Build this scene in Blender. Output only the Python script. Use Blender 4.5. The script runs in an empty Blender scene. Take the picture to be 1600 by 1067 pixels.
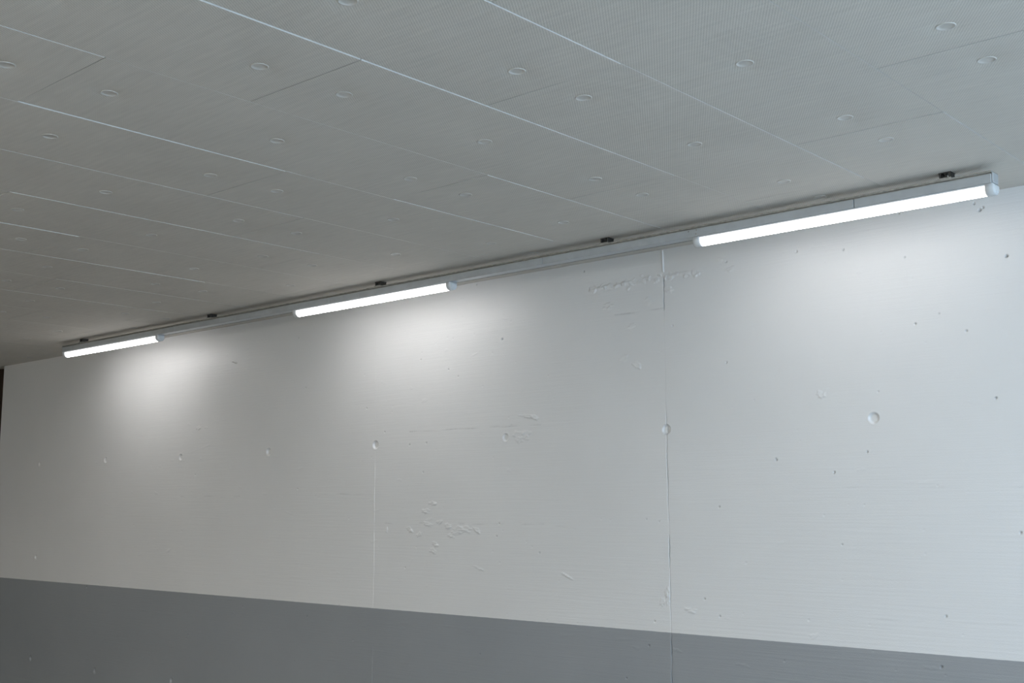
import bpy, math, random
import numpy as np
from mathutils import Matrix, Vector

# ------------------------------------------------------------------ camera
CEIL = 3.033          # underside of the ceiling panels
CAMZ = 1.6
FLOOR = -0.10
WALL = 5.365          # y of the white wall face
WX0, WX1 = -11.70, 5.0
PAINT_Z = 0.9245      # top of the grey painted band

sc = bpy.context.scene
cam_d = bpy.data.cameras.new('camera')
cam = bpy.data.objects.new('camera', cam_d)
sc.collection.objects.link(cam)
cam_d.sensor_fit = 'HORIZONTAL'
cam_d.sensor_width = 36.0
cam_d.lens = 1817.05 * 36.0 / 1600.0
cam_d.clip_start = 0.05
cam_d.clip_end = 200
M = Matrix(((0.747134, 0.095745, 0.657741),
            (0.664666, -0.102836, -0.740030),
            (-0.003215, 0.990080, -0.140470))).to_4x4()
M.translation = Vector((0, 0, CAMZ))
cam.matrix_world = M
sc.camera = cam

# ------------------------------------------------------------------ light
world = bpy.data.worlds.new('overcast_sky')
sc.world = world
world.use_nodes = True
bg = world.node_tree.nodes['Background']
bg.inputs['Color'].default_value = (0.565, 0.757, 0.98, 1)
bg.inputs['Strength'].default_value = 2.35
LAMP_STRENGTH = 21.0
LAMP_COLOR = (1.0, 0.975, 0.97, 1)

# added fill lamps, unseen behind the viewer, to raise the ambient light
FILL = 170.0
FILL_COLOR = (1.0, 0.965, 0.89)
for i, lx in enumerate((-8.0, -5.0, -2.0)):
    ld = bpy.data.lights.new('fill_lamp', 'AREA')
    ld.shape = 'RECTANGLE'
    ld.size = 1.5
    ld.size_y = 0.12
    ld.energy = FILL
    ld.color = FILL_COLOR
    lo = bpy.data.objects.new('fill_lamp', ld)
    sc.collection.objects.link(lo)
    lo.location = (lx, -6.0, 2.93)

sc.view_settings.view_transform = 'Standard'
sc.view_settings.look = 'None'
sc.view_settings.gamma = 1.0
sc.view_settings.use_curve_mapping = False
sc.view_settings.exposure = 1.0

rng = random.Random(7)
COL = sc.collection


# ------------------------------------------------------------------ materials
def mat(name, base, rough=0.6, metal=0.0, spec=0.5):
    m = bpy.data.materials.new(name)
    m.use_nodes = True
    b = m.node_tree.nodes['Principled BSDF']
    b.inputs['Base Color'].default_value = (*base, 1)
    b.inputs['Roughness'].default_value = rough
    b.inputs['Metallic'].default_value = metal
    b.inputs['Specular IOR Level'].default_value = spec
    return m, m.node_tree, b


def grain(nt, b, scale=60.0, amount=0.12, base=(0.5, 0.5, 0.5), bump=0.0, dist=0.001):
    """subtle procedural mottling of the base colour and a little bump"""
    n = nt.nodes.new('ShaderNodeTexNoise')
    n.inputs['Scale'].default_value = scale
    n.inputs['Detail'].default_value = 4
    g = nt.nodes.new('ShaderNodeNewGeometry')
    nt.links.new(g.outputs['Position'], n.inputs['Vector'])
    r = nt.nodes.new('ShaderNodeValToRGB')
    lo = tuple(c * (1 - amount) for c in base)
    hi = tuple(min(1, c * (1 + amount)) for c in base)
    r.color_ramp.elements[0].color = (*lo, 1)
    r.color_ramp.elements[1].color = (*hi, 1)
    r.color_ramp.elements[0].position = 0.3
    r.color_ramp.elements[1].position = 0.7
    nt.links.new(n.outputs['Fac'], r.inputs['Fac'])
    nt.links.new(r.outputs['Color'], b.inputs['Base Color'])
    if bump:
        bp = nt.nodes.new('ShaderNodeBump')
        bp.inputs['Strength'].default_value = bump
        bp.inputs['Distance'].default_value = dist
        nt.links.new(n.outputs['Fac'], bp.inputs['Height'])
        nt.links.new(bp.outputs['Normal'], b.inputs['Normal'])


def math_node(nt, op, a, b=None, clamp=False):
    n = nt.nodes.new('ShaderNodeMath')
    n.operation = op
    n.use_clamp = clamp
    for i, v in enumerate((a, b)):
        if v is None:
            continue
        if isinstance(v, (int, float)):
            n.inputs[i].default_value = v
        else:
            nt.links.new(v, n.inputs[i])
    return n.outputs[0]


# painted concrete wall: white above, grey band below
M_WALL, nt, b = mat('painted_concrete', (0.8, 0.8, 0.8), 0.40, spec=0.75)
geo = nt.nodes.new('ShaderNodeNewGeometry')
sep = nt.nodes.new('ShaderNodeSeparateXYZ')
nt.links.new(geo.outputs['Position'], sep.inputs[0])
wob = nt.nodes.new('ShaderNodeTexNoise')
wob.inputs['Scale'].default_value = 25
nt.links.new(geo.outputs['Position'], wob.inputs['Vector'])
edge = math_node(nt, 'ADD', sep.outputs[2], math_node(nt, 'MULTIPLY', math_node(nt, 'SUBTRACT', wob.outputs['Fac'], 0.5), 0.003))
isup = math_node(nt, 'GREATER_THAN', edge, PAINT_Z)
blotch = nt.nodes.new('ShaderNodeTexNoise')
blotch.inputs['Scale'].default_value = 1.3
blotch.inputs['Detail'].default_value = 5
nt.links.new(geo.outputs['Position'], blotch.inputs['Vector'])
w_r = nt.nodes.new('ShaderNodeValToRGB')
w_r.color_ramp.elements[0].position = 0.3
w_r.color_ramp.elements[1].position = 0.7
w_r.color_ramp.elements[0].color = (0.745, 0.75, 0.745, 1)
w_r.color_ramp.elements[1].color = (0.775, 0.78, 0.775, 1)
g_r = nt.nodes.new('ShaderNodeValToRGB')
g_r.color_ramp.elements[0].position = 0.3
g_r.color_ramp.elements[1].position = 0.7
g_r.color_ramp.elements[0].color = (0.285, 0.305, 0.32, 1)
g_r.color_ramp.elements[1].color = (0.31, 0.33, 0.345, 1)
nt.links.new(blotch.outputs['Fac'], w_r.inputs['Fac'])
nt.links.new(blotch.outputs['Fac'], g_r.inputs['Fac'])
mix = nt.nodes.new('ShaderNodeMix')
mix.data_type = 'RGBA'
nt.links.new(isup, mix.inputs[0])
nt.links.new(g_r.outputs['Color'], mix.inputs[6])
nt.links.new(w_r.outputs['Color'], mix.inputs[7])
darken_n = nt.nodes.new('ShaderNodeAttribute')
darken_n.attribute_name = 'darken'
mixd = nt.nodes.new('ShaderNodeMix')
mixd.data_type = 'RGBA'
nt.links.new(darken_n.outputs['Fac'], mixd.inputs[0])
nt.links.new(mix.outputs[2], mixd.inputs[6])
mixd.inputs[7].default_value = (0.10, 0.10, 0.095, 1)
nt.links.new(mixd.outputs[2], b.inputs['Base Color'])
# roller nap of the paint
nap = nt.nodes.new('ShaderNodeTexNoise')
nap.inputs['Scale'].default_value = 170
nap.inputs['Detail'].default_value = 3
nt.links.new(geo.outputs['Position'], nap.inputs['Vector'])
# faint horizontal board grain of the formwork
mp = nt.nodes.new('ShaderNodeMapping')
mp.inputs['Scale'].default_value = (3.0, 3.0, 95.0)
nt.links.new(geo.outputs['Position'], mp.inputs['Vector'])
brd = nt.nodes.new('ShaderNodeTexNoise')
brd.inputs['Scale'].default_value = 1.0
brd.inputs['Detail'].default_value = 3
nt.links.new(mp.outputs['Vector'], brd.inputs['Vector'])
hh = math_node(nt, 'ADD', math_node(nt, 'MULTIPLY', nap.outputs['Fac'], 0.8), math_node(nt, 'MULTIPLY', brd.outputs['Fac'], 1.1))
bp = nt.nodes.new('ShaderNodeBump')
bp.inputs['Strength'].default_value = 0.42
bp.inputs['Distance'].default_value = 0.0015
nt.links.new(hh, bp.inputs['Height'])
nt.links.new(bp.outputs['Normal'], b.inputs['Normal'])

# ceiling panels: finely ribbed, perforated face
M_CEIL, nt, b = mat('ribbed_panel', (0.38, 0.37, 0.35), 0.75, spec=0.25)
geo = nt.nodes.new('ShaderNodeNewGeometry')


def dotp(nt, v, d):
    n = nt.nodes.new('ShaderNodeVectorMath')
    n.operation = 'DOT_PRODUCT'
    nt.links.new(v, n.inputs[0])
    n.inputs[1].default_value = d
    return n.outputs['Value']


s1 = math_node(nt, 'SINE', math_node(nt, 'MULTIPLY', dotp(nt, geo.outputs['Position'], (0.83, 0.557, 0)), 2 * math.pi / 0.0085))
s2 = math_node(nt, 'SINE', math_node(nt, 'MULTIPLY', dotp(nt, geo.outputs['Position'], (-0.557, 0.83, 0)), 2 * math.pi / 0.017))
st = math_node(nt, 'ADD', math_node(nt, 'MULTIPLY', s1, 0.42), math_node(nt, 'MULTIPLY', math_node(nt, 'MULTIPLY', s1, s2), 0.15))
cn = nt.nodes.new('ShaderNodeTexNoise')
cn.inputs['Scale'].default_value = 2.2
cn.inputs['Detail'].default_value = 6
nt.links.new(geo.outputs['Position'], cn.inputs['Vector'])
mp = nt.nodes.new('ShaderNodeMapping')
mp.inputs['Scale'].default_value = (6.0, 60.0, 1.0)
nt.links.new(geo.outputs['Position'], mp.inputs['Vector'])
fib = nt.nodes.new('ShaderNodeTexNoise')
fib.inputs['Scale'].default_value = 1.0
fib.inputs['Detail'].default_value = 5
nt.links.new(mp.outputs['Vector'], fib.inputs['Vector'])
v = math_node(nt, 'ADD', math_node(nt, 'MULTIPLY', st, 0.20),
              math_node(nt, 'ADD', math_node(nt, 'MULTIPLY', math_node(nt, 'SUBTRACT', cn.outputs['Fac'], 0.5), 0.16),
                        math_node(nt, 'MULTIPLY', math_node(nt, 'SUBTRACT', fib.outputs['Fac'], 0.5), 0.22)))
gain = math_node(nt, 'ADD', v, 1.0)
vm = nt.nodes.new('ShaderNodeVectorMath')
vm.operation = 'SCALE'
vm.inputs[0].default_value = (0.66, 0.63, 0.575)
nt.links.new(gain, vm.inputs['Scale'])
nt.links.new(vm.outputs[0], b.inputs['Base Color'])
bp = nt.nodes.new('ShaderNodeBump')
bp.inputs['Strength'].default_value = 0.25
bp.inputs['Distance'].default_value = 0.001
nt.links.new(st, bp.inputs['Height'])
nt.links.new(bp.outputs['Normal'], b.inputs['Normal'])

M_EDGE, nt, b = mat('panel_edge_white', (0.66, 0.65, 0.62), 0.6)
grain(nt, b, 30, 0.04, (0.66, 0.65, 0.62))
M_DISC, nt, b = mat('fixing_disc_plastic', (0.62, 0.60, 0.56), 0.5)
grain(nt, b, 80, 0.04, (0.62, 0.60, 0.56))
M_COVER, nt, b = mat('track_cover_paint', (0.52, 0.55, 0.57), 0.35, 0.35)
grain(nt, b, 14, 0.06, (0.52, 0.55, 0.57))
M_STEEL, nt, b = mat('galvanised_steel', (0.42, 0.41, 0.38), 0.45, 0.5)
grain(nt, b, 50, 0.2, (0.42, 0.41, 0.38), 0.3)
M_DARK, nt, b = mat('blackened_steel', (0.06, 0.057, 0.05), 0.5, 0.3)
grain(nt, b, 50, 0.25, (0.06, 0.057, 0.05), 0.3)
M_CAP, nt, b = mat('end_cap_plastic', (0.70, 0.72, 0.73), 0.3)
grain(nt, b, 40, 0.03, (0.70, 0.72, 0.73))
M_HOUS, nt, b = mat('lamp_housing_paint', (0.62, 0.65, 0.67), 0.35)
grain(nt, b, 40, 0.03, (0.62, 0.65, 0.67))
M_BROWN, nt, b = mat('dark_brown_plaster', (0.045, 0.03, 0.024), 0.9, spec=0.2)
grain(nt, b, 8, 0.3, (0.045, 0.03, 0.024), 0.3)
M_ASPH, nt, b = mat('grey_concrete_floor', (0.23, 0.215, 0.195), 0.85)
grain(nt, b, 20, 0.2, (0.23, 0.215, 0.195), 0.4)
M_PALE, nt, b = mat('pale_bounce_ground', (0.80, 0.80, 0.77), 0.85)
grain(nt, b, 9, 0.1, (0.80, 0.80, 0.77))
M_GREY, nt, b = mat('grey_concrete', (0.38, 0.37, 0.35), 0.85)
grain(nt, b, 6, 0.15, (0.38, 0.37, 0.35), 0.4)

def glow(name, power):
    m = bpy.data.materials.new(name)
    m.use_nodes = True
    nt = m.node_tree
    nt.nodes.clear()
    em = nt.nodes.new('ShaderNodeEmission')
    em.inputs['Color'].default_value = LAMP_COLOR
    # the LED strip inside faces down: the diffuser glows most on its underside
    g_ = nt.nodes.new('ShaderNodeNewGeometry')
    sp_ = nt.nodes.new('ShaderNodeSeparateXYZ')
    nt.links.new(g_.outputs['Normal'], sp_.inputs[0])
    dn = math_node(nt, 'MULTIPLY', sp_.outputs[2], -1.0, True)
    dn2 = math_node(nt, 'POWER', dn, 3.0)
    nt.links.new(math_node(nt, 'MULTIPLY', math_node(nt, 'ADD', math_node(nt, 'MULTIPLY', dn2, 0.94), 0.06), power), em.inputs['Strength'])
    out = nt.nodes.new('ShaderNodeOutputMaterial')
    nt.links.new(em.outputs[0], out.inputs['Surface'])
    return m


GLOWS = [glow('lit_diffuser', LAMP_STRENGTH * k) for k in (0.68, 1.0, 1.1)]   # brightness of each lamp, right to left


# ------------------------------------------------------------------ mesh helpers
class MB:
    """collects geometry for ONE mesh object"""

    def __init__(self):
        self.v, self.f, self.mi, self.sm = [], [], [], []

    def face(self, idx, mi=0, smooth=False):
        self.f.append(idx)
        self.mi.append(mi)
        self.sm.append(smooth)

    def poly(self, pts, mi=0, smooth=False):
        n = len(self.v)
        self.v += [tuple(p) for p in pts]
        self.face(list(range(n, n + len(pts))), mi, smooth)

    def box(self, x0, x1, y0, y1, z0, z1, bev=0.0, mi=0):
        if bev <= 0:
            n = len(self.v)
            self.v += [(x, y, z) for z in (z0, z1) for y in (y0, y1) for x in (x0, x1)]
            for q in ((0, 2, 3, 1), (4, 5, 7, 6), (0, 1, 5, 4), (2, 6, 7, 3), (0, 4, 6, 2), (1, 3, 7, 5)):
                self.face([n + i for i in q], mi)
            return
        # bevelled box = convex hull style: extrude an octagon along x with inset ends
        prof = [(y0 + bev, z0), (y1 - bev, z0), (y1, z0 + bev), (y1, z1 - bev),
                (y1 - bev, z1), (y0 + bev, z1), (y0, z1 - bev), (y0, z0 + bev)]
        self.extrude_x(prof, x0, x1, mi, bev)

    def extrude_x(self, prof, x0, x1, mi=0, bev=0.0, smooth=False, caps=True):
        cy = sum(p[0] for p in prof) / len(prof)
        cz = sum(p[1] for p in prof) / len(prof)
        rings = []
        xs = [(x0, bev), (x0 + bev, 0), (x1 - bev, 0), (x1, bev)] if bev else [(x0, 0), (x1, 0)]
        ry = max(abs(p[0] - cy) for p in prof)
        rz = max(abs(p[1] - cz) for p in prof)
        for x, ins in xs:
            n = len(self.v)
            ky = (ry - ins) / ry
            kz = (rz - ins) / rz
            self.v += [(x, cy + (p[0] - cy) * ky, cz + (p[1] - cz) * kz) for p in prof]
            rings.append(n)
        m = len(prof)
        for a, b2 in zip(rings[:-1], rings[1:]):
            for i in range(m):
                j = (i + 1) % m
                self.face([a + i, b2 + i, b2 + j, a + j], mi, smooth and (not bev or a == rings[1]))
        if caps:
            self.face([rings[0] + i for i in range(m)], mi)
            self.face([rings[-1] + i for i in reversed(range(m))], mi)

    def lathe(self, c, prof, seg=24, mi=0, axis='z', smooth=True):
        """prof: list of (radius, height) revolved about an axis through c"""
        rings = []
        for r, h in prof:
            n = len(self.v)
            for k in range(seg):
                a = 2 * math.pi * k / seg
                u, w = r * math.cos(a), r * math.sin(a)
                if axis == 'z':
                    self.v.append((c[0] + u, c[1] + w, c[2] + h))
                elif axis == 'y':
                    self.v.append((c[0] + u, c[1] + h, c[2] + w))
                else:
                    self.v.append((c[0] + h, c[1] + u, c[2] + w))
            rings.append(n)
        for a, b2 in zip(rings[:-1], rings[1:]):
            for k in range(seg):
                j = (k + 1) % seg
                self.face([a + k, a + j, b2 + j, b2 + k], mi, smooth)
        self.face([rings[0] + k for k in reversed(range(seg))], mi)
        self.face([rings[-1] + k for k in range(seg)], mi)

    def build(self, name, mats, parent=None, origin=(0, 0, 0)):
        me = bpy.data.meshes.new(name)
        ox, oy, oz = origin
        me.from_pydata([(x - ox, y - oy, z - oz) for x, y, z in self.v], [], self.f)
        if not isinstance(mats, (list, tuple)):
            mats = [mats]
        for m in mats:
            me.materials.append(m)
        me.polygons.foreach_set('material_index', self.mi)
        me.polygons.foreach_set('use_smooth', self.sm)
        me.update()
        import bmesh
        bm = bmesh.new()
        bm.from_mesh(me)
        bmesh.ops.remove_doubles(bm, verts=bm.verts, dist=1e-6)
        bmesh.ops.recalc_face_normals(bm, faces=bm.faces)
        bm.to_mesh(me)
        bm.free()
        o = bpy.data.objects.new(name, me)
        COL.objects.link(o)
        if parent:
            o.parent = parent
            o.location = origin
        else:
            o.location = origin
        return o


def tag(o, label=None, cat=None, group=None, kind=None):
    if label:
        o['label'] = label
    if cat:
        o['category'] = cat
    if group:
        o['group'] = group
    if kind:
        o['kind'] = kind
    return o


def thing(name, loc, label, cat, group=None):
    o = bpy.data.objects.new(name, None)
    COL.objects.link(o)
    o.empty_display_size = 0.05
    o.location = loc
    return tag(o, label, cat, group)


def copy_tree(o, parent=None):
    c = o.copy()
    COL.objects.link(c)
    if parent is not None:
        c.parent = parent
    for ch in list(o.children):
        copy_tree(ch, c)
    return c


# ------------------------------------------------------------------ the white wall (a sculpted height field)
FX0, FX1, FZ0, FZ1 = WX0, -0.70, 0.0, CEIL + 0.02
STEP = 0.004
xs = np.arange(FX0, FX1 + STEP / 2, STEP)
FX1 = float(xs[-1])
for jx in (-3.629, -6.026):            # finer columns where the formwork joints run
    xs = np.concatenate([xs[(xs < jx - 0.020) | (xs > jx + 0.020)], np.arange(jx - 0.020, jx + 0.0201, 0.00125)])
xs = np.sort(xs)
nx = len(xs)
zs = np.concatenate([np.arange(FZ0, 0.42, 0.008), np.arange(0.424, FZ1 + STEP / 2, STEP)])
FZ1 = float(zs[-1])
nz = len(zs)
H = np.zeros((nz, nx))            # metres out of the wall, towards the room
D = np.zeros((nz, nx))            # how far the colour is darkened in cracks and pores, 0..1
nrng = np.random.default_rng(5)


def smooth_noise(cx, cz, amp):
    """value noise with cells cx by cz metres"""
    gx = int((FX1 - FX0) / cx) + 4
    gz = int((FZ1 - FZ0) / cz) + 4
    g = nrng.normal(0, 1, (gz, gx))
    fx = (xs - FX0) / cx
    fz = (zs - FZ0) / cz
    ix, iz = fx.astype(int), fz.astype(int)
    tx, tz = fx - ix, fz - iz
    tx = tx * tx * (3 - 2 * tx)
    tz = tz * tz * (3 - 2 * tz)
    a = g[iz][:, ix] * (1 - tx) + g[iz][:, ix + 1] * tx
    b2 = g[iz + 1][:, ix] * (1 - tx) + g[iz + 1][:, ix + 1] * tx
    return amp * (a * (1 - tz)[:, None] + b2 * tz[:, None])


H += smooth_noise(1.1, 0.7, 0.0010)
H += smooth_noise(0.25, 0.16, 0.00018)
H += smooth_noise(0.35, 0.012, 0.00004)       # board grain


def patch(x, z, r):
    i0, i1 = np.searchsorted(xs, (x - r, x + r))
    j0, j1 = np.searchsorted(zs, (z - r, z + r))
    if i1 <= i0 or j1 <= j0:
        return None
    return slice(j0, j1), slice(i0, i1), xs[i0:i1][None, :] - x, zs[j0:j1][:, None] - z


def pit(x, z, r, d):
    p = patch(x, z, r * 2.5)
    if p is None:
        return
    sj, si, dx, dz = p
    q = np.sqrt(dx ** 2 + dz ** 2) / r
    H[sj, si] -= d * np.exp(-q ** 4)
    if d > 0.003:
        D[sj, si] = np.maximum(D[sj, si], min(0.75, d * 50) * np.exp(-(q / 0.8) ** 2))


def tie_hole(x, z, r=0.026, d=0.010, tilt=0.0):
    p = patch(x, z, r * 2.2)
    sj, si, dx, dz = p
    q = np.sqrt(dx ** 2 + dz ** 2) / r
    prof = np.clip((1.0 - q) / 0.30, 0, 1)
    H[sj, si] -= d * prof * (1 + tilt * dz / r)
    H[sj, si] += 0.0012 * np.exp(-((q - 1.12) / 0.10) ** 2)


def stroke(pts, w, h, jitter=0.0, breaks=0.0, seed=1, darken=0.0):
    """ridge (h>0) or groove (h<0) along a polyline; step """
    rg = np.random.default_rng(seed)
    for (xa, za), (xb, zb) in zip(pts[:-1], pts[1:]):
        L = math.hypot(xb - xa, zb - za)
        n = max(2, int(L / 0.006))
        ph = rg.uniform(0, 6.28, 4)
        for k in range(n):
            t = (k + 0.5) / n
            env = 1.0
            if breaks:
                env = 0.5 + 0.5 * math.sin(ph[0] + t * L * 9) * math.sin(ph[1] + t * L * 23 + 1)
                env = max(0.0, (env - breaks) / (1 - breaks))
                env *= rg.uniform(0.5, 1.2)
            if env <= 0:
                continue
            x = xa + (xb - xa) * t + jitter * math.sin(ph[2] + t * L * 14)
            z = za + (zb - za) * t + jitter * math.sin(ph[3] + t * L * 17)
            p = patch(x, z, 3 * w)
            if p is None:
                continue
            sj, si, dx, dz = p
            blob = h * env * np.exp(-(dx ** 2 + dz ** 2) / (w * w))
            cur = H[sj, si]
            H[sj, si] = cur + blob * 0.55
            if darken:
                D[sj, si] = np.maximum(D[sj, si], darken * min(1, env) * np.exp(-(dx ** 2 + dz ** 2) / (w * w * 0.5)))


def scab(x, z, rx, rz, h, rot=0.0, seed=3):
    """a flat ragged flake of paint or mortar with a sharp lower rim"""
    rg = np.random.default_rng(seed)
    R2 = max(rx, rz) * 1.8
    p = patch(x, z, R2)
    if p is None:
        return
    sj, si, dx, dz = p
    c, s = math.cos(rot), math.sin(rot)
    u = (dx * c + dz * s) / rx
    w = (-dx * s + dz * c) / rz
    ang = np.arctan2(w, u)
    rad = 1 + sum(rg.uniform(0.06, 0.22) * np.sin(k * ang + rg.uniform(0, 6.28)) for k in (2, 3, 5, 7))
    q = np.sqrt(u * u + w * w) / rad
    H[sj, si] += h * (1 / (1 + np.exp((q - 1) * 14)) - 0.45 / (1 + np.exp((q - 0.72) * 14)))


# vertical formwork joints every 2.4 m
def vjoint(x, hgroove, hridge, step, seed, profile=None, gw=0.0024, darken=0.0):
    rg = np.random.default_rng(seed)
    zz = np.interp(zs, np.linspace(FZ0, FZ1, 40), rg.normal(0, 1, 40))
    fine = np.interp(zs, np.linspace(FZ0, FZ1, 260), rg.normal(0, 1, 260))
    xc = x + 0.0018 * zz + 0.0008 * fine
    dx = xs[None, :] - xc[:, None]
    mod = np.clip(0.6 + 0.4 * np.interp(zs, np.linspace(FZ0, FZ1, 55), rg.normal(0, 1, 55)), 0.1, 1.2)[:, None]
    if profile:
        mod = mod * np.interp(zs, [p[0] for p in profile], [p[1] for p in profile])[:, None]
    near = np.exp(-(dx / 0.25) ** 2)
    D[:] = np.maximum(D, np.clip(darken * mod, 0, 0.9) * np.exp(-(dx / 0.0019) ** 2))
    H[:] += -hgroove * mod * np.exp(-(dx / gw) ** 2)
    H[:] += hridge * mod * np.exp(-((dx + 0.007) / 0.0035) ** 2)
    H[:] += step * near * (1 / (1 + np.exp(-dx / 0.0012)) - 0.5)


vjoint(-3.629, 0.0075, 0.0003, 0.0005, 11, [(0.4, 0.9), (1.7, 0.9), (2.05, 0.7), (2.12, 0.12), (2.68, 0.12), (2.70, 1.4), (2.86, 1.4), (2.88, 0.0), (3.1, 0.0)], darken=0.75)
vjoint(-6.026, 0.0016, 0.0008, -0.0003, 12, [(0.4, 0.6), (0.92, 0.5), (1.2, 1.2), (1.85, 1.2), (2.0, 0.6), (2.7, 0.5), (3.1, 0.3)])
vjoint(-8.440, 0.0010, 0.0006, 0.0004, 13)
vjoint(-10.81, 0.0008, 0.0008, 0.0004, 14)

for q_ in (((-2.66, 2.175), (-2.69, 2.135)), ((-2.62, 2.11), (-2.57, 2.10))):
    stroke(list(q_), 0.004, 0.0014, 0.003, 0.2, 51)
TIES = [(-10.83, 2.016, 0.024, 0.010), (-9.613, 2.022, 0.026, 0.011), (-8.421, 2.011, 0.026, 0.011), (-7.230, 2.014, 0.030, 0.014),
        (-6.026, 2.022, 0.029, 0.012), (-4.824, 2.024, 0.025, 0.009), (-3.631, 2.018, 0.028, 0.013), (-2.429, 2.018, 0.028, 0.009),
        (-10.81, 1.139, 0.024, 0.010), (-10.81, 0.211, 0.024, 0.01), (-9.634, 0.197, 0.026, 0.012), (-8.432, 0.225, 0.024, 0.010)]
for x, z, r, d in TIES:
    tie_hole(x, z, r, d)

stroke([(-5.687, 2.095), (-4.877, 2.091), (-4.538, 2.087)], 0.005, -0.0016, 0.002, 0.15, 21, 0.35)
stroke([(-5.687, 2.100), (-5.1, 2.097)], 0.005, 0.0006, 0.001, 0.3, 22)
stroke([(-8.40, 1.683), (-7.58, 1.68)], 0.005, -0.0012, 0.003, 0.35, 23, 0.2)
stroke([(-6.686, 1.690), (-6.064, 1.682)], 0.005, -0.0014, 0.002, 0.3, 24, 0.2)
stroke([(-5.93, 1.488), (-5.588, 1.491), (-5.18, 1.49), (-4.518, 1.493), (-4.275, 1.470)], 0.005, -0.0010, 0.002, 0.4, 25, 0.25)
stroke([(-2.661, 1.686), (-1.7, 1.671)], 0.005, -0.0008, 0.002, 0.45, 26, 0.08)
stroke([(-2.493, 1.062), (-1.786, 1.077), (-1.2, 1.08)], 0.005, -0.0009, 0.002, 0.4, 27, 0.08)
stroke([(-11.5, 1.235), (-8.6, 1.24)], 0.005, 0.0007, 0.003, 0.5, 28)
stroke([(-8.4, 1.09), (-6.1, 1.10)], 0.005, 0.0008, 0.003, 0.45, 29)
stroke([(-7.8, 0.80), (-6.1, 0.80)], 0.005, 0.0008, 0.003, 0.45, 30)
stroke([(-6.0, 0.84), (-3.7, 0.87)], 0.006, 0.0010, 0.003, 0.4, 31)
stroke([(-9.2, 0.76), (-8.45, 0.74)], 0.006, 0.0010, 0.003, 0.3, 32)
stroke([(-11.3, 2.35), (-8.6, 2.32)], 0.004, 0.0005, 0.004, 0.5, 33)
stroke([(-8.3, 2.28), (-7.2, 2.30)], 0.004, 0.0007, 0.004, 0.5, 34)
stroke([(-8.35, 2.03), (-8.0, 2.10)], 0.005, 0.0018, 0.002, 0.2, 35)
stroke([(-8.55, 1.975), (-8.36, 1.985)], 0.005, 0.0018, 0.002, 0.2, 36)

# patched rectangle under the track and its crusty upper edge
stroke([(-4.16, 2.865), (-3.97, 2.870), (-3.72, 2.878), (-3.46, 2.874)], 0.005, 0.008, 0.005, 0.10, 41)
stroke([(-4.05, 2.855), (-3.55, 2.862)], 0.004, -0.0045, 0.005, 0.30, 42)
stroke([(-3.632, 3.03), (-3.630, 2.90)], 0.0045, 0.0085, 0.002, 0.0, 43)
stroke([(-3.629, 2.70), (-3.793, 2.694), (-3.974, 2.700)], 0.004, -0.0055, 0.001, 0.05, 45, 0.35)
stroke([(-3.974, 2.701), (-4.161, 2.726)], 0.004, 0.0010, 0.002, 0.3, 46)
stroke([(-4.150, 2.95), (-4.161, 2.72)], 0.004, 0.0012, 0.003, 0.35, 47)
for k in range(64):
    x = -4.16 + rng.random() * 0.78
    scab(x, 2.868 + rng.gauss(0, 0.012), rng.uniform(0.006, 0.016), rng.uniform(0.004, 0.010), rng.uniform(0.0025, 0.0060), rng.uniform(-.6, .6), k)

SCABS = [(-5.529, 1.574, .035, .010), (-5.464, 1.624, .030, .010), (-5.51, 1.49, .034, .010), (-5.40, 1.505, .025, .008),
         (-5.322, 1.478, .030, .012), (-5.236, 1.453, .050, .020), (-5.17, 1.462, .045, .016), (-5.068, 1.455, .028, .012),
         (-5.438, 1.361, .030, .010), (-5.461, 1.32, .030, .012), (-5.679, 1.453, .03, .012), (-5.587, 1.421, .02, .012),
         (-5.293, 1.42, .03, .010), (-5.904, 1.446, .010, .018), (-4.64, 2.146, .050, .010), (-4.588, 2.136, .030, .010),
         (-4.718, 2.030, .040, .028), (-4.66, 2.035, .030, .022), (-4.019, 2.755, .028, .016), (-3.734, 2.751, .020, .018), (-3.911, 2.437, .024, .020),
         (-3.822, 2.393, .026, .016), (-3.681, 1.085, .014, .020), (-3.645, 1.104, .012, .026), (-3.65, 1.138, .014, .020),
         (-2.700, 2.151, .020, .017), (-3.60, 2.80, .03, .015),
         (-5.05, 1.22, .040, .006), (-4.35, 1.20, .040, .006), (-3.50, 1.05, .030, .010), (-3.85, 2.62, .02, .012),
         (-3.26, 2.92, .02, .010), (-3.2, 2.86, .03, .008), (-8.18, 2.24, .03, .010), (-7.7, 2.74, .03, .008)]
for i, (x, z, a, c) in enumerate(SCABS):
    scab(x, z, a, c, 0.0034, rng.uniform(-.35, .35), 100 + i)
    if a > 0.024:
        scab(x + 0.01, z - c, a * 0.6, c * 0.5, 0.0030, rng.uniform(-.5, .5), 200 + i)

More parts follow.
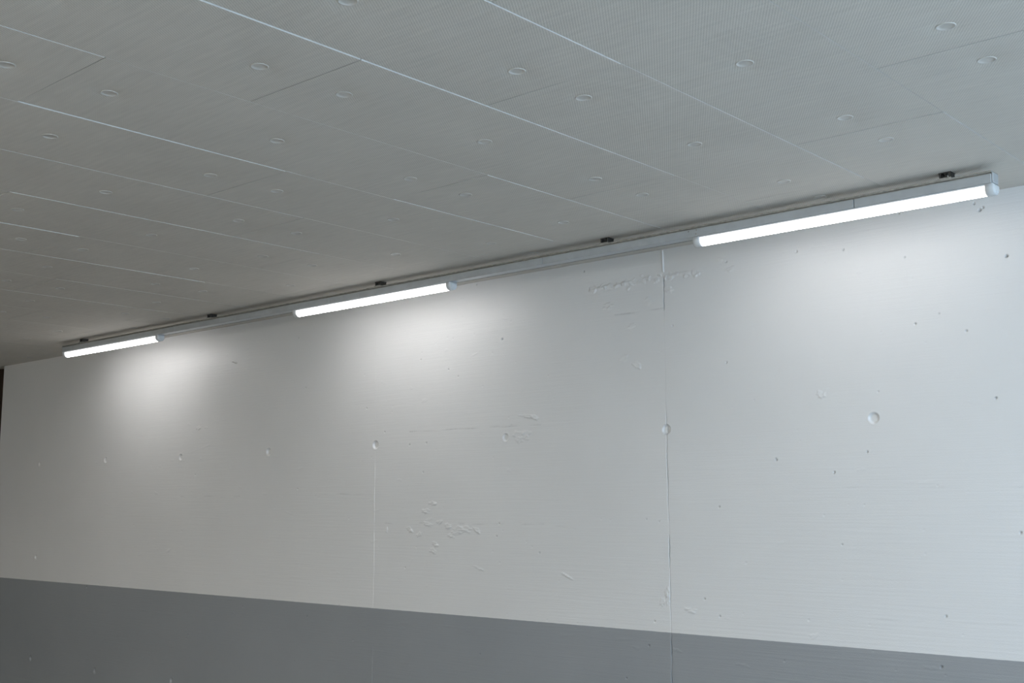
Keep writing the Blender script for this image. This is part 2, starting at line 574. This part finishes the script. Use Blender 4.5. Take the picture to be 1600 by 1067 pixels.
PITS = [(-4.849, 2.64, 3), (-1.759, 2.719, 3), (-1.866, 2.953, 3), (-1.85, 2.962, 2), (-1.89, 2.988, 2), (-2.25, 3.004, 2), (-2.235, 3.007, 1),
        (-1.96, 2.396, 2), (-2.199, 2.455, 2), (-2.083, 2.491, 1), (-1.846, 2.077, 2), (-3.574, 2.591, 2), (-4.191, 2.984, 2),
        (-5.071, 3.017, 2), (-6.897, 2.851, 2), (-6.8, 2.47, 2), (-6.123, 2.279, 2), (-5.935, 2.106, 2), (-10.496, 2.715, 2),
        (-5.323, 2.488, 2), (-5.582, 2.574, 2), (-5.235, 2.435, 1), (-5.686, 2.01, 2), (-5.527, 2.016, 2), (-5.555, 1.824, 2),
        (-3.22, 2.903, 2), (-3.238, 2.358, 2), (-2.546, 2.868, 2), (-2.802, 2.896, 2), (-2.233, 2.783, 1), (-2.4, 2.144, 1),
        (-2.647, 1.761, 2), (-2.47, 1.856, 2), (-2.961, 1.83, 2), (-2.62, 1.41, 1), (-1.775, 1.479, 2), (-2.128, 1.098, 2),
        (-2.161, 0.871, 2), (-4.879, 1.496, 2), (-4.554, 1.325, 2), (-4.9, 1.418, 2), (-5.719, 1.202, 2), (-3.306, 1.594, 2),
        (-2.965, 1.837, 1), (-3.776, 1.528, 1), (-3.691, 1.515, 1), (-3.734, 0.977, 2), (-3.412, 1.112, 2), (-3.321, 1.028, 2),
        (-3.775, 0.845, 2), (-3.93, 0.658, 2), (-6.73, 0.829, 2), (-6.381, 0.923, 1), (-7.505, 0.855, 2), (-9.844, 0.903, 3),
        (-6.872, 1.732, 2), (-8.199, 1.861, 1), (-6.864, 0.512, 1), (-8.22, 0.60, 2), (-8.24, 0.57, 2), (-5.04, 0.70, 1)]
for x, z, s in PITS:
    pit(x, z, (0.0040, 0.0044, 0.0058)[s - 1], (0.006, 0.011, 0.017)[s - 1])
for k in range(420):
    pit(rng.uniform(FX0 + .05, FX1 - .05), rng.uniform(FZ0 + .05, FZ1 - .05), rng.uniform(0.003, 0.005), rng.uniform(0.0006, 0.0026))
for k in range(150):
    scab(rng.uniform(FX0 + .1, FX1 - .1), rng.uniform(FZ0 + .1, FZ1 - .1), rng.uniform(0.008, 0.035), rng.uniform(0.003, 0.008),
         rng.uniform(0.0006, 0.0016), rng.uniform(-.3, .3), 300 + k)
# clean edges
H[:, 0] = 0
H[:, -1] = 0
H[0, :] = 0

XX, ZZ = np.meshgrid(xs, zs)
co = np.stack([XX, WALL - H, ZZ], -1).reshape(-1, 3)
nv = co.shape[0]
idx = np.arange(nv).reshape(nz, nx)
quads = np.stack([idx[:-1, :-1], idx[:-1, 1:], idx[1:, 1:], idx[1:, :-1]], -1).reshape(-1, 4)
# the body of the wall around the sculpted face
T = 0.30
zt = CEIL + 0.30
ex = []
exf = []


def q4(a, b2, c, d):
    n = nv + len(ex)
    ex.extend([a, b2, c, d])
    exf.append((n, n + 1, n + 2, n + 3))


q4((FX1, WALL, FLOOR), (WX1, WALL, FLOOR), (WX1, WALL, zt), (FX1, WALL, zt))
q4((FX0, WALL, FLOOR), (FX1, WALL, FLOOR), (FX1, WALL, FZ0), (FX0, WALL, FZ0))
q4((FX0, WALL, FZ1), (FX1, WALL, FZ1), (FX1, WALL, zt), (FX0, WALL, zt))
q4((WX0, WALL + T, FLOOR), (WX0, WALL, FLOOR), (WX0, WALL, zt), (WX0, WALL + T, zt))
q4((WX1, WALL, FLOOR), (WX1, WALL + T, FLOOR), (WX1, WALL + T, zt), (WX1, WALL, zt))
q4((WX1, WALL + T, FLOOR), (WX0, WALL + T, FLOOR), (WX0, WALL + T, zt), (WX1, WALL + T, zt))
q4((WX0, WALL, zt), (WX1, WALL, zt), (WX1, WALL + T, zt), (WX0, WALL + T, zt))
co = np.concatenate([co, np.array(ex)])
quads = np.concatenate([quads, np.array(exf)]).astype(np.int32)
me = bpy.data.meshes.new('wall_back')
me.vertices.add(len(co))
me.vertices.foreach_set('co', co.astype(np.float32).ravel())
me.loops.add(quads.size)
me.loops.foreach_set('vertex_index', quads.ravel())
me.polygons.add(len(quads))
me.polygons.foreach_set('loop_start', np.arange(0, quads.size, 4, dtype=np.int32))
sm = np.ones(len(quads), dtype=bool)
sm[-len(exf):] = False
me.polygons.foreach_set('use_smooth', sm)
me.update(calc_edges=True)
att = me.attributes.new('darken', 'FLOAT', 'POINT')
att.data.foreach_set('value', np.concatenate([D.ravel(), np.zeros(len(ex))]).astype(np.float32))
me.materials.append(M_WALL)
wall = bpy.data.objects.new('wall_back', me)
COL.objects.link(wall)
tag(wall, 'painted concrete wall, white above a plain grey band', 'wall', kind='structure')

# ------------------------------------------------------------------ rest of the shell
b_ = MB()
b_.box(-16.0, WX0, WALL + 0.10, WALL + 0.28, FLOOR, CEIL + 0.3)
tag(b_.build('wall_far', M_BROWN), 'dark brown wall set back beyond the end of the white wall', 'wall', kind='structure')
b_ = MB()
b_.box(-16.2, -16.0, -7.2, WALL + 0.28, FLOOR, CEIL + 0.3)
tag(b_.build('wall_left', M_GREY), 'grey concrete end wall of the passage', 'wall', kind='structure')
b_ = MB()
b_.box(-16.0, 1.4, -7.2, -7.0, FLOOR, CEIL + 0.3)  # unseen; where it ends was set to shape the incoming daylight
tag(b_.build('wall_front', M_GREY), 'unseen grey concrete wall behind the viewer, its length set to limit daylight', 'wall', kind='structure')
b_ = MB()
b_.box(1.4, 1.6, -7.2, -1.5, FLOOR, CEIL + 0.3)  # added out of view to block part of the right-hand opening's daylight
tag(b_.build('wall_right_blocker', M_GREY), 'added unseen grey wall blocking part of the daylight on the right', 'wall', kind='structure')
b_ = MB()
b_.box(-16.2, 1.0, -7.2, WALL + 0.3, -0.4, FLOOR)
tag(b_.build('floor', M_ASPH), 'grey concrete floor of the passage', 'floor', kind='structure')
b_ = MB()
b_.box(1.0, 16.0, -16.0, 8.0, -0.4, FLOOR)  # added unseen ground, kept pale to bounce daylight onto the ceiling
b_.box(-16.2, 1.0, -16.0, -7.2, -0.4, FLOOR)
tag(b_.build('ground', M_PALE), 'unseen ground beyond the passage, made pale to bounce daylight inside', 'ground', kind='structure')

# ------------------------------------------------------------------ ceiling of fixed panels
P = 0.5998
SEAM0 = -1.548
PL = 1.804
JOINT = {0: 3.564, 1: 4.134, 2: 2.959, 3: 2.362, 4: 1.803, 5: 2.981, 6: 3.551, 7: 2.336, 8: 2.995, 9: 4.177, 10: 3.48,
         11: 4.654, 12: 4.0, 13: 4.75, 14: 3.7}
S_ = 1.433
# (column, start of panel) -> drops in mm: right edge near/far, left edge near/far
DROP = {(1, 0): (2.6, 1.2, 0, 0), (2, -1): (4, 4, 0, 0), (2, 0): (0.8, 3, 0, 0), (3, -1): (5.5, 5, 0, 0), (3, 0): (5, 1.5, 0, 0),
        (4, -1): (2.4, 1.8, 5, 5), (4, 0): (0.2, 0.6, 0.4, 2.6), (4, 1): (3, 1, 0, 0), (5, -1): (6, 5, 0, 0), (5, 0): (3, 3, 0, 0),
        (6, -1): (2.4, 1.8, 0, 0), (6, 0): (0.5, 0.5, 0, 0), (7, 0): (4, 3, 0, 0), (8, -1): (6, 6, 0, 0), (8, 0): (0.6, 0.8, 0, 0),
        (9, -1): (0.5, 6, 0, 0), (11, -1): (2, 4, 0, 0)}
PY0 = -2.2
PY1 = WALL + 0.095
G = 0.0010
GE = 0.0024
TH = 0.025
ce = MB()
discs = []


def panel(x0, x1, y0, y1, dr, centers, dk=0.8):
    """one panel: z(u,v) bilinear from its corner drops, dimpled round each fixing"""
    rn, rf, ln, lf = [d * dk / 1000.0 for d in dr]

    def z(x, y):
        u = (x - x0) / (x1 - x0)
        v2 = (y - y0) / (y1 - y0)
        d = (ln * (1 - v2) + lf * v2) * (1 - u) + (rn * (1 - v2) + rf * v2) * u
        zz = CEIL - d
        for cx, cy in centers:
            q = math.hypot(x - cx, y - cy)
            zz += 0.0055 * math.exp(-(q / 0.050) ** 2)
        return zz

    # breaks
    PR = 0.14
    ys = [y0]
    for cx, cy in centers:
        for e in (cy - PR, cy + PR):
            if y0 + 1e-4 < e < y1 - 1e-4:
                ys.append(e)
    ys = sorted(set(ys + [y1]))
    cx = centers[0][0] if centers else (x0 + x1) / 2
    xb = [x0, cx - PR, cx + PR, x1]
    for a, b2 in zip(ys[:-1], ys[1:]):
        mid = (a + b2) / 2
        hit = [c for c in centers if abs(c[1] - mid) < PR * 0.999 and c[1] - PR >= y0 - 1e-4 and c[1] + PR <= y1 + 1e-4]
        for i in range(3):
            xa, xc = xb[i], xb[i + 1]
            if i == 1 and hit:
                c = hit[0]
                N = 32
                prev = None
                radii = [0.0, 0.02, 0.035, 0.05, 0.065, 0.08, 0.10, 0.125]
                rings = []
                for r in radii:
                    n = len(ce.v)
                    if r == 0:
                        ce.v.append((c[0], c[1], z(*c)))
                        rings.append([n])
                        continue
                    ids = []
                    for k in range(N):
                        an = 2 * math.pi * k / N
                        p = (c[0] + r * math.cos(an), c[1] + r * math.sin(an))
                        ce.v.append((*p, z(*p)))
                        ids.append(n + k)
                    rings.append(ids)
                for k in range(N):
                    j = (k + 1) % N
                    ce.face([rings[0][0], rings[1][j], rings[1][k]], 0, True)
                    for r0, r1 in zip(rings[1:-1], rings[2:]):
                        ce.face([r0[k], r0[j], r1[j], r1[k]], 0, True)
                # square border
                ids = []
                n = len(ce.v)
                for k in range(N):
                    an = 2 * math.pi * k / N
                    m = max(abs(math.cos(an)), abs(math.sin(an)))
                    p = (c[0] + PR * math.cos(an) / m, c[1] + PR * math.sin(an) / m)
                    ce.v.append((*p, z(*p)))
                    ids.append(n + k)
                for k in range(N):
                    j = (k + 1) % N
                    ce.face([rings[-1][k], rings[-1][j], ids[j], ids[k]], 0, False)
            else:
                ce.poly([(xa, a, z(xa, a)), (xa, b2, z(xa, b2)), (xc, b2, z(xc, b2)), (xc, a, z(xc, a))], 0)
    top = CEIL + TH
    cs = [(x0, y0), (x1, y0), (x1, y1), (x0, y1)]
    for (ax, ay), (bx, by) in zip(cs, cs[1:] + cs[:1]):
        ce.poly([(ax, ay, z(ax, ay)), (bx, by, z(bx, by)), (bx, by, top), (ax, ay, top)], 1)
    for c in centers:
        discs.append((c[0], c[1], z(*c) - 0.0055))


for col in range(-4, 25):
    xr = SEAM0 - P * (col - 1)
    xl = xr - P
    j = JOINT.get(col, 2.0 + rng.random() * PL)
    k0 = math.floor((PY0 - j) / PL)
    for k in range(k0, 6):
        a = j + k * PL
        b2 = a + PL
        a2, c2 = max(a, PY0), min(b2, PY1)
        if c2 - a2 < 0.02:
            continue
        dr = DROP.get((col, k))
        if dr is None:
            s = rng.random()
            dr = (rng.uniform(0.0, 0.5), rng.uniform(0.0, 0.5), 0, 0) if s < 0.75 or 0 <= col < 9 else (rng.uniform(1, 4), rng.uniform(0, 2), 0, 0)
        cxm = (xl + xr) / 2 + 0.004 * rng.uniform(-1, 1)
        cen = [(cxm, y + 0.006 * rng.uniform(-1, 1)) for y in (a + 0.178, (a + b2) / 2, b2 - 0.178) if a2 + 0.145 < y < c2 - 0.145]
        panel(xl + G, xr - G, a2 + GE, c2 - GE, dr, cen, 0.8 if col < 6 else 0.55)
# slab the panels are screwed to, and the plain soffit nearer the viewer
ce.box(-16.2, 2.0, -7.2, WALL - 0.002, CEIL + TH, CEIL + 0.3, 0, 2)
ce.box(-16.2, WX0, WALL, WALL + 0.098, CEIL + TH, CEIL + 0.3, 0, 2)
ce.box(-16.0, 1.95, -7.0, PY0 - 0.01, CEIL, CEIL + TH, 0, 2)
ceiling = ce.build('ceiling', [M_CEIL, M_EDGE, M_GREY])
tag(ceiling, 'grey ceiling of long ribbed panels held by round discs', 'ceiling', kind='structure')

# fixing discs: parts of the ceiling (the ones the photo shows)
Mi = M.inverted()


def in_view(p, margin=30):
    q = Mi @ Vector(p)
    if q.z > -0.1:
        return False
    u = 800 + 1817.05 * q.x / -q.z
    w = 533.5 - 1817.05 * q.y / -q.z
    return -margin < u < 1600 + margin and -margin < w < 600


dm = MB()
r = 0.0305
dm.lathe((0, 0, 0), [(r * 0.98, 0.012), (r, 0.0015), (r * 0.985, -0.0008), (r * 0.94, -0.0018), (r * 0.85, -0.0012), (r * 0.80, 0.0004),
                     (r * 0.5, 0.0016), (r * 0.18, 0.0020)], 32)
d0 = None
for (x, y, z) in discs:
    if not in_view((x, y, z)) or y > WALL - 0.1:
        continue
    if d0 is None:
        d0 = dm.build('fixing_disc', M_DISC, ceiling)
        o = d0
    else:
        o = d0.copy()
        COL.objects.link(o)
    o.location = (x, y, z + 0.0030)
    o.rotation_euler = (rng.uniform(-.01, .01), rng.uniform(-.01, .01), 0)

# ------------------------------------------------------------------ light track
RY0, RY1 = 4.915, 4.983
RZ0, RZ1 = 2.949, 2.9895
RX0, RX1 = -9.628, -1.655
track = thing('light_track', ((RX0 + RX1) / 2, 4.949, RZ0), 'long pale grey metal light track running under the ceiling along the white wall', 'light track')
tl = Vector(track.location)


def part(mb, name, m, parent):
    o = mb.build(name, m)
    o.location = -Vector(parent.location)
    o.parent = parent
    return o


joints = [RX1, -2.273, -4.138, -6.004, -7.870, RX0]
for a, b2 in zip(joints[:-1], joints[1:]):
    m_ = MB()
    xa, xb_ = b2 + (0.0015 if b2 != RX0 else 0), a - (0.0015 if a != RX1 else 0)
    m_.box(xa, xb_, RY0, RY1 - 0.008, RZ0, RZ1, 0.0022)
    part(m_, 'cover', M_COVER, track)
m_ = MB()       # carrying channel with its rolled lip above the covers, and a back flange
m_.box(RX0 + 0.004, RX1 - 0.004, RY0 + 0.008, RY1 - 0.004, RZ1 - 0.004, RZ1 + 0.006)
m_.extrude_x([(RY0 - 0.001, RZ1 + 0.0045), (RY0 - 0.003, RZ1 + 0.0065), (RY0 - 0.003, RZ1 + 0.011), (RY0, RZ1 + 0.0130),
              (RY1 + 0.003, RZ1 + 0.0130), (RY1 + 0.006, RZ1 + 0.0110), (RY1 + 0.006, RZ1 + 0.0065), (RY1 + 0.004, RZ1 + 0.0045)],
             RX0, RX1 + 0.006, 0, 0.003)
part(m_, 'channel', M_STEEL, track)
m_ = MB()
m_.box(RX0 + 0.01, RX1 - 0.01, RY1 - 0.002, RY1 + 0.006, RZ0, RZ1)
part(m_, 'back_flange', M_STEEL, track)
for x, s in ((RX1, 1), (RX0, -1)):
    m_ = MB()
    m_.box(min(x, x + s * 0.008), max(x, x + s * 0.008), RY0 + 0.003, RY1 - 0.003, RZ0 + 0.001, RZ1 + 0.006, 0.002)
    part(m_, 'end_plate', M_COVER, track)
for x, z in ((-3.165, 2.980), (-3.118, 2.981), (-3.122, 2.962)):
    m_ = MB()
    m_.lathe((x, RY0 - 0.0022, z), [(0.0036, 0.003), (0.0036, 0.0008), (0.0025, 0.0)], 12, 0, 'y')
    part(m_, 'screw', M_STEEL, track)

# ------------------------------------------------------------------ batten lamps
LABELS = ['lit white tube lamp under the right end of the light track',
          'lit white tube lamp under the middle of the light track',
          'lit white tube lamp under the far left end of the light track']
SPANS = [(-3.146, -1.645), (-6.405, -4.868), (-9.630, -8.100)]
LYC = 4.948


def dprofile(r, ztop, n=18, flat=0.0):
    pts = [(LYC - r, ztop)]
    zc = RZ0 - 0.018 - flat
    for k in range(n + 1):
        a = math.pi + math.pi * k / n
        pts.append((LYC + r * math.cos(a), zc + r * math.sin(a)))
    pts.append((LYC + r, ztop))
    return pts


def make_lamp(x0, x1, label, glow_mat):
    t = thing('tube_lamp', ((x0 + x1) / 2, LYC, RZ0), label, 'lamp', 'tube lamps on the light track')
    capw = 0.042
    m_ = MB()
    m_.box(x0 + 0.01, x1 - 0.01, LYC - 0.027, LYC + 0.027, RZ0 - 0.007, RZ0 - 0.0005, 0.001)
    part(m_, 'housing', M_HOUS, t)
    m_ = MB()
    m_.extrude_x(dprofile(0.0290, RZ0 - 0.0075), x0 + capw, x1 - capw, 0, 0, True)
    part(m_, 'diffuser', glow_mat, t)
    for s, xx in ((-1, x0), (1, x1)):
        m_ = MB()
        xa, xb_ = (xx, xx + capw) if s < 0 else (xx - capw, xx)
        m_.extrude_x(dprofile(0.0315, RZ0 - 0.0008), xa, xb_, 0, 0.006, True)
        part(m_, 'end_cap', M_CAP, t)
        m_ = MB()
        xk = xx - 0.004 if s < 0 else xx + 0.004
        m_.extrude_x(dprofile(0.0200, RZ0 - 0.010), min(xk, xx + s * -0.002), max(xk, xx - s * 0.002), 0, 0.0015, True)
        part(m_, 'cap_plug', M_CAP, t)
    return t


for (x0, x1), lb, gm in zip(SPANS, LABELS, GLOWS):
    make_lamp(x0, x1, lb, gm)

# ------------------------------------------------------------------ hanging brackets
BX = [-1.85, -3.70, -5.52, -7.40, -9.30]
BL = ['dark steel bracket holding the right end of the track, above the nearest lamp',
      'dark steel bracket on the unlit stretch of track left of the nearest lamp',
      'dark steel bracket above the middle lamp, between track and ceiling',
      'dark steel bracket on the unlit stretch of track between the middle and far lamps',
      'dark steel bracket above the far left lamp, between track and ceiling']
t0 = thing('hanging_bracket', (BX[0], 4.945, RZ1 + 0.013), BL[0], 'bracket', 'brackets hanging the light track from the ceiling')
zb, zc_ = RZ1 + 0.013, CEIL - 0.0005
bx = BX[0]
m_ = MB()
m_.box(bx - 0.027, bx + 0.027, 4.914, 4.968, zc_ - 0.003, zc_)
part(m_, 'ceiling_plate', M_DARK, t0)
for s in (-1, 1):
    m_ = MB()
    xx = bx + s * 0.021
    m_.box(xx - 0.0035, xx + 0.0035, 4.914, 4.966, zb, zc_ - 0.003)
    part(m_, 'strap', M_DARK, t0)
m_ = MB()
m_.box(bx - 0.029, bx + 0.029, 4.910, 4.985, zb, zb + 0.0035, 0.001)
m_.box(bx - 0.029, bx + 0.029, 4.9075, 4.9105, zb - 0.010, zb + 0.0035)
part(m_, 'clamp_plate', M_STEEL, t0)
m_ = MB()
m_.lathe((bx, 4.928, 0), [(0.0045, zb + 0.0035), (0.0045, zc_ - 0.003)], 12)
m_.lathe((bx, 4.928, 0), [(0.0095, zb + 0.0035), (0.0095, zb + 0.0105)], 6, smooth=False)
m_.lathe((bx, 4.928, 0), [(0.0095, zc_ - 0.0095), (0.0095, zc_ - 0.003)], 6, smooth=False)
part(m_, 'bolt', M_DARK, t0)
for x, lb in zip(BX[1:], BL[1:]):
    c = copy_tree(t0)
    c.location.x = x
    c['label'] = lb
